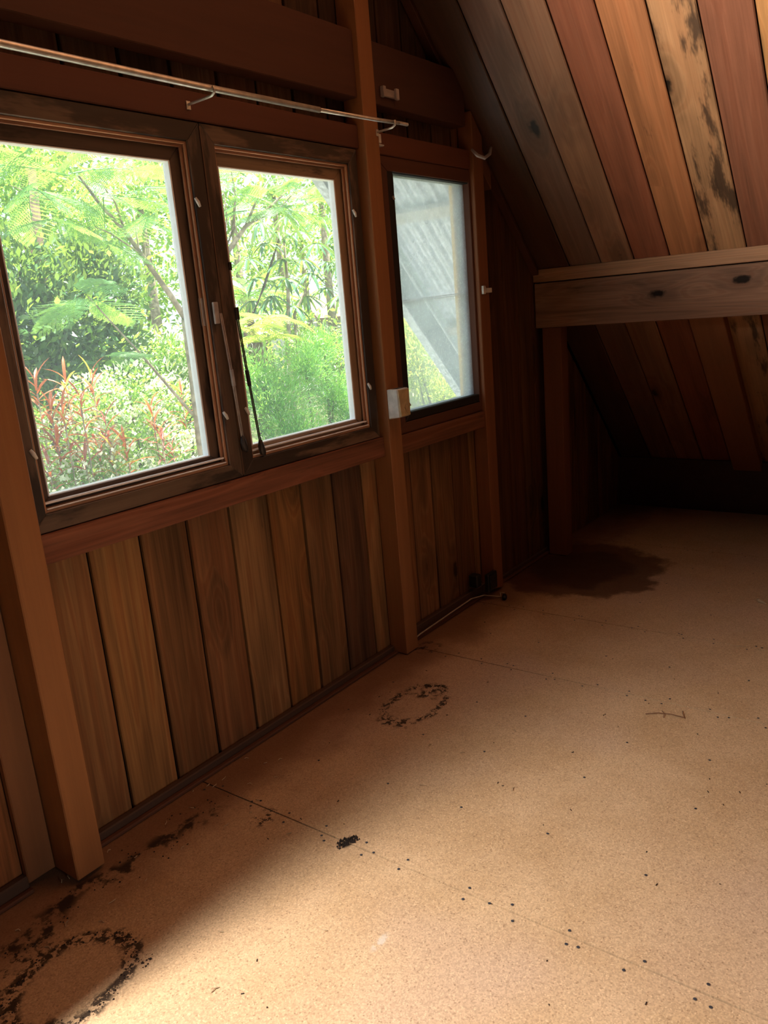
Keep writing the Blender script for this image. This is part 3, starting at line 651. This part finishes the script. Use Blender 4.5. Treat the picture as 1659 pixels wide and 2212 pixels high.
def blade(name, L, wd, mat, arch=.3, n=5):
    vs = []; fs = []
    for k in range(n + 1):
        t = k / n; ww = wd * (.35 + 1.1 * t) * (1 - t) ** .55 * 1.15 if k < n else .0008
        x = L * t; z = arch * L * (t - 1.1 * t * t) if arch > 0 else arch * L * t ** 1.7
        vs += [(x, -ww / 2, z + ww * .12), (x, 0, z - ww * .12), (x, ww / 2, z + ww * .12)]
    for k in range(n):
        for j in (0, 1): fs.append((3 * k + j, 3 * k + j + 1, 3 * k + 4 + j, 3 * k + 3 + j))
    me = bpy.data.meshes.new(name); me.from_pydata(vs, [], fs); me.materials.append(mat)
    me.polygons.foreach_set('use_smooth', [True] * len(fs)); return me
def put(name, me, base, yaw, pitch, roll, scale, parent):
    o = bpy.data.objects.new(name, me); COL.objects.link(o)
    M = Matrix.Translation(base) @ Matrix.Rotation(yaw, 4, 'Z') @ Matrix.Rotation(-pitch, 4, 'Y') @ Matrix.Rotation(roll, 4, 'X') @ Matrix.Scale(scale, 4)
    place(o, M, parent); return o

# ground
gs = Soup(); gy = [2.6, 3.5, 5, 7, 9, 11.5, 16, 24, 40]
vs = [(x, y, ground_z(y)) for y in gy for x in (-12, 0, 10, 22, 45)]
fs = [(5 * j + i, 5 * j + i + 1, 5 * j + i + 6, 5 * j + i + 5) for j in range(len(gy) - 1) for i in range(4)]
gs.add(vs, fs); tag(gs.make('garden_ground', plain('leafy_soil', (.06, .07, .03), .95, .1, 0, .5, 3)), kind='structure')

s = Soup(); s.box((-3, 2.3, -2.75), (12, 4.6, -2.62)); tag(s.make('bounce_slab', plain('pale_bounce', (.55, .53, .49), .9)), kind='structure')  # unseen pale slab added to bounce sun up under the overhang

# 1 dark glossy tree
t1 = empty('broadleaf_tree', (at(110, 700, 8.2).x, 8.2, ground_z(8.2)), 'dark glossy leaved tree filling the left window', 'tree')
b0 = at(110, 700, 8.2)
s = Soup(); s.tube([(b0.x, 8.3, ground_z(8.2)), (b0.x, 8.3, .3), (b0.x - .1, 8.2, 1.6), (b0.x + .1, 8.2, 3.2)], [.16, .14, .10, .04]); s.make('trunk', BARK_D, t1, smooth=True)
bl = [(at(110, 690, 8), (.75, .5, .62)), (at(45, 600, 8), (.5, .4, .5)), (at(225, 620, 8.2), (.6, .45, .5)), (at(230, 740, 8.0), (.5, .4, .45)), (at(90, 800, 7.9), (.7, .4, .45)), (at(160, 570, 8.4), (.5, .4, .35)), (at(10, 720, 7.8), (.4, .4, .6))]
leaf_cloud('foliage', t1, L_DARK, bl, 9000, .105, .40, 3, .2, .5)
leaf_cloud('young_foliage', t1, L_MID, [(b, tuple(q * 1.04 for q in r)) for b, r in bl], 420, .11, .45, 4, .85, .9)
lathe_fruit('fruit', at(62, 462, 7.6), .035, FRUIT, t1)
# light tree top left
t1b = empty('broadleaf_tree', (at(40, 440, 10).x, 10, ground_z(10)), 'pale green tree crown at the upper left corner of the left window', 'tree')
b0 = at(40, 440, 10)
s = Soup(); s.tube([(b0.x, 10, ground_z(10)), (b0.x, 10, 2), (b0.x + .2, 10, 4)], [.14, .1, .04]); s.make('trunk', BARK_D, t1b, smooth=True)
leaf_cloud('foliage', t1b, L_MID, [(at(30, 470, 10), (.8, .6, .6)), (at(90, 400, 10), (.7, .6, .5)), (at(10, 350, 10), (.7, .6, .5))], 1900, .12, .35, 5, .1, .2)

# 2 feathery tree with leaning pale branches
FR = [bipinnate('frond_mesh', .62, 9, 11), bipinnate('frond_mesh', .70, 11, 12), bipinnate('frond_mesh', .5, 8, 13)]
def feather(name, label, trunk, trad, branches, fronds, Y, seed):
    t = empty(name, trunk[0], label, 'tree'); rd = random.Random(seed)
    tube('trunk', trunk, trad, BARK, t, 10)
    for pts, ra in branches: tube('branch', pts, ra, BARK, t, 7)
    for px, py, a, pitch, scl in fronds:
        put('frond', rd.choice(FR), at(px, py, Y + rd.uniform(-.35, .35)), a, pitch, rd.uniform(-.5, .5), scl, t)
    return t
Y2 = 6.0; rd = random.Random(21)
fr = []
def fan(px, py, n, spread, scl):
    for k in range(n):
        fr.append((px + rd.uniform(-14, 14), py + rd.uniform(-10, 10), rd.uniform(0, 6.28), rd.uniform(-.5, .35), scl * rd.uniform(.8, 1.15)))
fan(180, 640, 7, 0, .75); fan(150, 380, 6, 0, .9); fan(60, 400, 5, 0, .9); fan(230, 420, 5, 0, .85); fan(310, 400, 5, 0, .8); fan(330, 470, 4, 0, .7); fan(60, 330, 4, 0, .9); fan(230, 520, 2, 0, .6); fan(240, 770, 2, 0, .6); fan(130, 470, 3, 0, .7)
tb = at(452, 1040, Y2)
feather('feathery_tree', 'feathery leaved tree with slim pale trunk at the right edge of the left window',
        [(tb.x, Y2, ground_z(Y2)), tb, at(437, 960, Y2), at(418, 800, Y2), at(402, 690, Y2)], [.075, .062, .058, .052, .046],
        [([at(402, 690, Y2), at(370, 640, Y2), at(320, 570, Y2), at(270, 500, Y2), at(215, 440, Y2), at(170, 380, Y2 - .2)], [.030, .026, .022, .019, .014, .008]),
         ([at(270, 500, Y2), at(250, 440, Y2), at(215, 390, Y2)], [.012, .008, .004]),
         ([at(300, 545, Y2), at(240, 505, Y2 - .1), at(205, 490, Y2 - .2)], [.008, .006, .003]),
         ([at(345, 605, Y2 + .1), at(300, 540, Y2 + .3), at(285, 430, Y2 + .4)], [.012, .009, .005]),
         ([at(416, 895, Y2), at(360, 830, Y2), at(300, 760, Y2), at(262, 720, Y2 - .1), at(190, 640, Y2 - .2)], [.016, .013, .011, .008, .005]),
         ([at(180, 440, Y2 + .3), at(100, 430, Y2 + .3), at(20, 400, Y2 + .3)], [.010, .007, .003]),
         ([at(400, 700, Y2), at(375, 420, Y2 + .2), at(340, 350, Y2 + .2)], [.014, .010, .004])], fr, Y2, 22)
# 3 second feathery tree, behind right window
fr = []; rd = random.Random(31)
for q in ((500, 400), (540, 380), (600, 370), (650, 400), (700, 420), (620, 450), (520, 450), (570, 430), (660, 440), (720, 390)): fan(q[0], q[1], 3, 0, .85)
Y3 = 7.0; tb = at(480, 560, Y3)
feather('feathery_tree', 'feathery leaved tree with forking pale branches in the second window',
        [(tb.x, Y3, ground_z(Y3)), (tb.x, Y3, .6), tb + Vector((-.02, 0, -.1)), tb + Vector((0, 0, .05))], [.08, .06, .05, .045],
        [([tb, at(530, 490, Y3), at(580, 450, Y3), at(640, 393, Y3)], [.030, .024, .016, .007]), ([tb, at(505, 490, Y3), at(508, 420, Y3), at(500, 370, Y3)], [.022, .018, .012, .006]),
         ([at(530, 490, Y3), at(555, 430, Y3), at(590, 370, Y3)], [.018, .012, .006]), ([at(545, 480, Y3), at(600, 455, Y3), at(650, 400, Y3)], [.012, .009, .004]), ([tb, at(490, 470, Y3), at(480, 390, Y3)], [.014, .009, .004])], fr, Y3, 32)

# 4 umbrella tree
LEAFLET = blade('leaflet_mesh', .20, .050, L_MID, -.8)
L_TEAL = leafmat('umbrella_leaves', (.05, .15, .08), (.10, .24, .12), .15, .25)
LEAFLET_D = blade('leaflet_mesh', .20, .050, L_TEAL, -.95)
ut = at(625, 780, 9); um = empty('umbrella_tree', (ut.x, 9, ground_z(9)), 'umbrella tree with drooping leaf whorls behind the second window', 'tree')
tube('trunk', [(ut.x, 9, ground_z(9)), ut, at(622, 620, 9), at(610, 480, 9)], [.05, .035, .028, .012], BARK, um, 8)
tube('trunk', [(ut.x + .15, 9, ground_z(9)), at(645, 780, 9), at(636, 680, 9), at(690, 560, 9)], [.04, .03, .025, .01], BARK, um, 8)
tube('trunk', [(ut.x - .4, 9, ground_z(9)), at(530, 720, 9), at(570, 620, 9), at(608, 500, 9)], [.04, .028, .022, .01], BARK_D, um, 8)
rd = random.Random(41)
for px, py in ((575, 525), (612, 560), (618, 602), (556, 600), (588, 640), (655, 560), (682, 525), (706, 565), (640, 500), (700, 622), (722, 505), (738, 560), (535, 560), (662, 640), (560, 480), (620, 468), (690, 470), (735, 640), (545, 650), (600, 500), (670, 590), (630, 660)):
    c = at(px, py, 9 + rd.uniform(-.6, .5)); wh = empty('leaf_whorl', c, parent=um); k0 = rd.uniform(0, 6.28); n = 11
    for k in range(n):
        put('leaflet', LEAFLET if rd.random() < .22 else LEAFLET_D, c, k0 + k * 6.283 / n, rd.uniform(-.15, .35), rd.uniform(-.2, .2), rd.uniform(1.2, 1.7), wh)

# 5 shrubs
def shrub(name, label, mat, blobs, n, size, width, seed, cat='shrub', shell=.15, up=.5, droop=0., bark=BARK_D, extra=None):
    c = sum((b[0] for b in blobs), Vector()) / len(blobs); g0 = ground_z(c.y)
    e = empty(name, (c.x, c.y, g0), label, cat); rd = random.Random(seed)
    s = Soup()
    for b in blobs:
        s.tube([(c.x + rd.uniform(-.1, .1), c.y, g0), (c.x * .5 + b[0].x * .5, c.y, g0 * .4 + b[0].z * .6), tuple(b[0])], [.035, .022, .01], 6)
    s.make('stems', bark, e)
    leaf_cloud('foliage', e, mat, blobs, n, size, width, seed, shell, up, droop)
    if extra: leaf_cloud('bright_foliage', e, extra[0], [(b, tuple(q * 1.03 for q in r)) for b, r in blobs], extra[1], size, width, seed + 50, .85, up)
    return e
shrub('sunlit_shrub', 'low shrub with leaves painted white as sunlit at the bottom of the left window', L_MID, [(at(200, 890, 6.8), (.36, .3, .34)), (at(280, 860, 6.9), (.38, .3, .34)), (at(370, 890, 6.8), (.38, .3, .34)), (at(300, 960, 6.5), (.5, .3, .34)), (at(160, 990, 6.4), (.4, .3, .4)), (at(230, 1040, 6.2), (.5, .25, .35)), (at(380, 1010, 6.3), (.4, .25, .35)), (at(110, 1090, 6.2), (.4, .25, .35))], 6500, .045, .6, 51, shell=.1, up=.3, extra=(L_GLARE, 5200))
shrub('leafy_shrub', 'shrub with painted sun glare tips left of the slim trunk in the left window', L_MID, [(at(355, 770, 8.4), (.42, .3, .30)), (at(330, 830, 8.2), (.45, .3, .25)), (at(410, 800, 8.4), (.4, .3, .4))], 2000, .11, .25, 52, up=.1, extra=(L_GLARE, 800))
shrub('feathery_shrub', 'bright green fine leaved shrub low in the second window', L_NEEDLE, [(at(660, 800, 7.2), (.5, .35, .50)), (at(720, 860, 7.2), (.5, .35, .45)), (at(600, 880, 7.0), (.55, .35, .45)), (at(700, 750, 7.4), (.35, .3, .28)), (at(560, 820, 7.2), (.3, .3, .4)), (at(640, 940, 6.8), (.6, .3, .35)), (at(760, 900, 7), (.3, .3, .5))], 24000, .060, .16, 53, shell=.05, up=.6, extra=(L_GLARE, 900))
shrub('leafy_shrub', 'yellow green bush at the foot of the dusty corner window', L_BAMB, [(at(900, 800, 7.2), (.55, .4, .6)), (at(960, 850, 7.2), (.55, .4, .5)), (at(885, 720, 7.4), (.4, .4, .5)), (at(1000, 900, 7), (.6, .4, .4))], 6500, .075, .28, 54, shell=.1, extra=(L_YEL, 160))
# cordylines
CB = [blade('cordyline_leaf_mesh', .26, .040, L_RED, .35), blade('cordyline_leaf_mesh', .24, .038, L_PINK, .35), blade('cordyline_leaf_mesh', .24, .038, L_YEL, .35)]
rd = random.Random(61)
spots = [(80, 850, 0, 'upper left'), (112, 900, 0, ''), (125, 970, 1, ''), (145, 845, 0, ''), (140, 915, 0, ''), (175, 880, 0, ''), (200, 835, 0, ''), (215, 985, 0, ''), (245, 985, 2, ''), (275, 985, 0, ''), (185, 1005, 1, ''), (110, 1030, 1, ''), (230, 925, 1, ''), (350, 950, 1, ''), (375, 985, 1, ''), (330, 900, 0, ''), (395, 870, 0, '')]
cl = ['red cordyline at the left edge of the left window, highest of its clump', 'red cordyline half way down the left edge of the left window', 'dull pink cordyline with a yellow tip low by the left stile', 'red cordyline rising above the white shrub at left',
      'small red cordyline inside the white shrub at left', 'red cordyline against the white shrub top', 'tall red cordyline sticking out of the white shrub top', 'red cordyline at the bottom middle of the left window', 'yellow cordyline at the bottom middle of the left window',
      'orange red cordyline right of the yellow one', 'pink cordyline low left of the yellow one', 'pink cordyline in the bottom left corner of the left pane', 'pink cordyline hanging in the middle of the white shrub', 'pink cordyline near the slim trunk', 'lower pink cordyline by the foot of the slim trunk', 'red cordyline behind the white shrub at right', 'red cordyline beside the slim trunk, highest at right']
for (px, py, kd, _), lab in zip(spots, cl):
    c = at(px, py, (6.14 if py > 870 else 6.42) + rd.uniform(-.1, .1)); e = empty('cordyline', (c.x, c.y, ground_z(c.y)), lab, 'plant', 'cordylines under the left window')
    tube('stem', [(c.x + .05, c.y, ground_z(c.y)), (c.x, c.y, (c.z + ground_z(c.y)) / 2), tuple(c)], [.008, .007, .006], BARK, e, 6)
    n = 16; a0 = rd.uniform(0, 6.28)
    for k in range(n):
        m_ = CB[kd] if rd.random() < .75 else CB[(kd + 2) % 3 if rd.random() < .5 else 0]
        put('leaf', m_, c + Vector((0, 0, -.30 + .027 * k)), a0 + k * 2.4, rd.uniform(-.25, .45) + .05 * k, rd.uniform(-.3, .3), rd.uniform(.65, 1.05), e)
SW = blade('sword_leaf_mesh', .36, .026, L_BAMB, .12)
c = at(250, 985, 6.5); e = empty('sword_plant', (c.x, c.y, ground_z(c.y)), 'upright yellow green blade leaved plant among the red cordylines', 'plant')
tube('stem', [(c.x, c.y, ground_z(c.y)), (c.x, c.y, c.z)], [.02, .012], BARK_D, e, 6)
for k in range(11): put('leaf', SW, c, k * 2.4, rd.uniform(1.0, 1.45), 0, rd.uniform(.7, 1.1), e)

# fern fronds and palm in the second window
FERN = pinnate('fern_frond_mesh', .75, 18, .22, L_BAMB, 71); PALM = pinnate('palm_frond_mesh', 1.0, 26, .34, L_MID, 72, .5)
c = at(560, 740, 7.6); e = empty('tree_fern', (c.x, c.y, ground_z(c.y)), 'tree fern with sunlit yellow fronds in the second window', 'fern')
tube('trunk', [(c.x, c.y, ground_z(c.y)), tuple(c)], [.06, .045], BARK_D, e, 8)
for k, (px, py) in enumerate([(560, 740)] * 7 + [(575, 690)] * 6 + [(540, 710)] * 4): put('frond', FERN, at(px, py, 7.6), k * 2.4, rd.uniform(-.1, .5), 0, rd.uniform(.7, 1.0), e)
c = at(535, 640, 10.5); e = empty('palm', (c.x, c.y, ground_z(c.y)), 'small palm behind the tree fern in the second window', 'palm')
tube('trunk', [(c.x, c.y, ground_z(c.y)), tuple(c)], [.08, .06], BARK_D, e, 8)
for k in range(13): put('frond', PALM, c, k * 2.4, rd.uniform(-.1, .9), 0, rd.uniform(.75, 1.05), e)

# far trees
rd = random.Random(81)
far = [(70, 420, 15), (190, 480, 16), (300, 430, 15), (380, 400, 17), (420, 560, 15), (320, 650, 16), (500, 450, 16), (590, 420, 18), (690, 400, 16), (760, 470, 17), (560, 580, 18), (650, 520, 19), (740, 580, 18), (520, 730, 15), (890, 640, 16), (960, 760, 15), (870, 830, 13), (640, 700, 17), (250, 800, 13), (440, 780, 14), (130, 330, 17), (430, 330, 18), (760, 760, 14), (60, 900, 12)]
places = ['behind the upper left of the left window', 'behind the dark tree top in the left window', 'behind the upper middle of the left window', 'behind the upper right corner of the left window', 'beyond the slim trunk, at eye height', 'far behind the leaning branch in the left window', 'behind the upper left of the second window', 'behind the top of the second window, above the umbrella tree', 'behind the top right of the second window', 'at the right edge of the second window, upper part', 'behind the left half of the umbrella tree', 'behind the middle of the umbrella tree', 'behind the right half of the umbrella tree', 'behind the tree fern', 'behind the barge board outside the corner window', 'beyond the yellow green bush at right', 'beyond the yellow green bush at left', 'beyond the fine leaved shrub', 'beyond the white shrub in the left window', 'low behind the slim trunk', 'highest in the left window, at left', 'highest between the two big windows', 'low at the right edge of the second window', 'low at the left edge of the left window']
for i, ((px, py, Y), plc) in enumerate(zip(far, places)):
    c = at(px, py, Y); e = empty('distant_tree', (c.x, Y, ground_z(Y)), ('pale ' if i % 3 else 'mid ') + 'green distant tree crown ' + plc, 'tree', 'distant trees beyond the garden')
    tube('trunk', [(c.x, Y, ground_z(Y)), tuple(c)], [.16, .07], BARK, e, 7)
    leaf_cloud('foliage', e, L_PALE if i % 3 else L_MID, [(c, (1.3, .9, 1.1)), (c + Vector((rd.uniform(-.8, .8), 0, rd.uniform(.2, .8))), (1.0, .8, .8)), (c + Vector((rd.uniform(-.9, .9), .3, rd.uniform(-1, -.3))), (1.1, .8, .9))], 1250, .17, .42, 100 + i, .0, .1)
# neighbour's house
hc = at(715, 655, 20); h = empty('neighbour_house', (hc.x, 20, ground_z(20)), "neighbour's house with brown roof half hidden by trees", 'house')
box('wall', (hc.x - 1.5, 19.5, ground_z(20)), (hc.x + 3, 22, hc.z - .35), M_WHITE, h, bevel=0)
vs = [(hc.x - 2.2, 18.8, hc.z - .5), (hc.x + 3.6, 18.8, hc.z - .5), (hc.x + 2.6, 20.8, hc.z + .35), (hc.x - .8, 20.8, hc.z + .35)]
from_world('roof', vs + [(x, y, z - .12) for x, y, z in vs], [(0, 1, 2, 3), (7, 6, 5, 4), (0, 4, 5, 1), (1, 5, 6, 2), (2, 6, 7, 3), (3, 7, 4, 0)], plain('brown_roof', (.32, .18, .13), .7), h)
for dx in (-1.6, .2, 2.0): box('veranda_post', (hc.x + dx, 18.95, ground_z(19)), (hc.x + dx + .12, 19.07, hc.z - .58), M_WHITE, h, bevel=0)
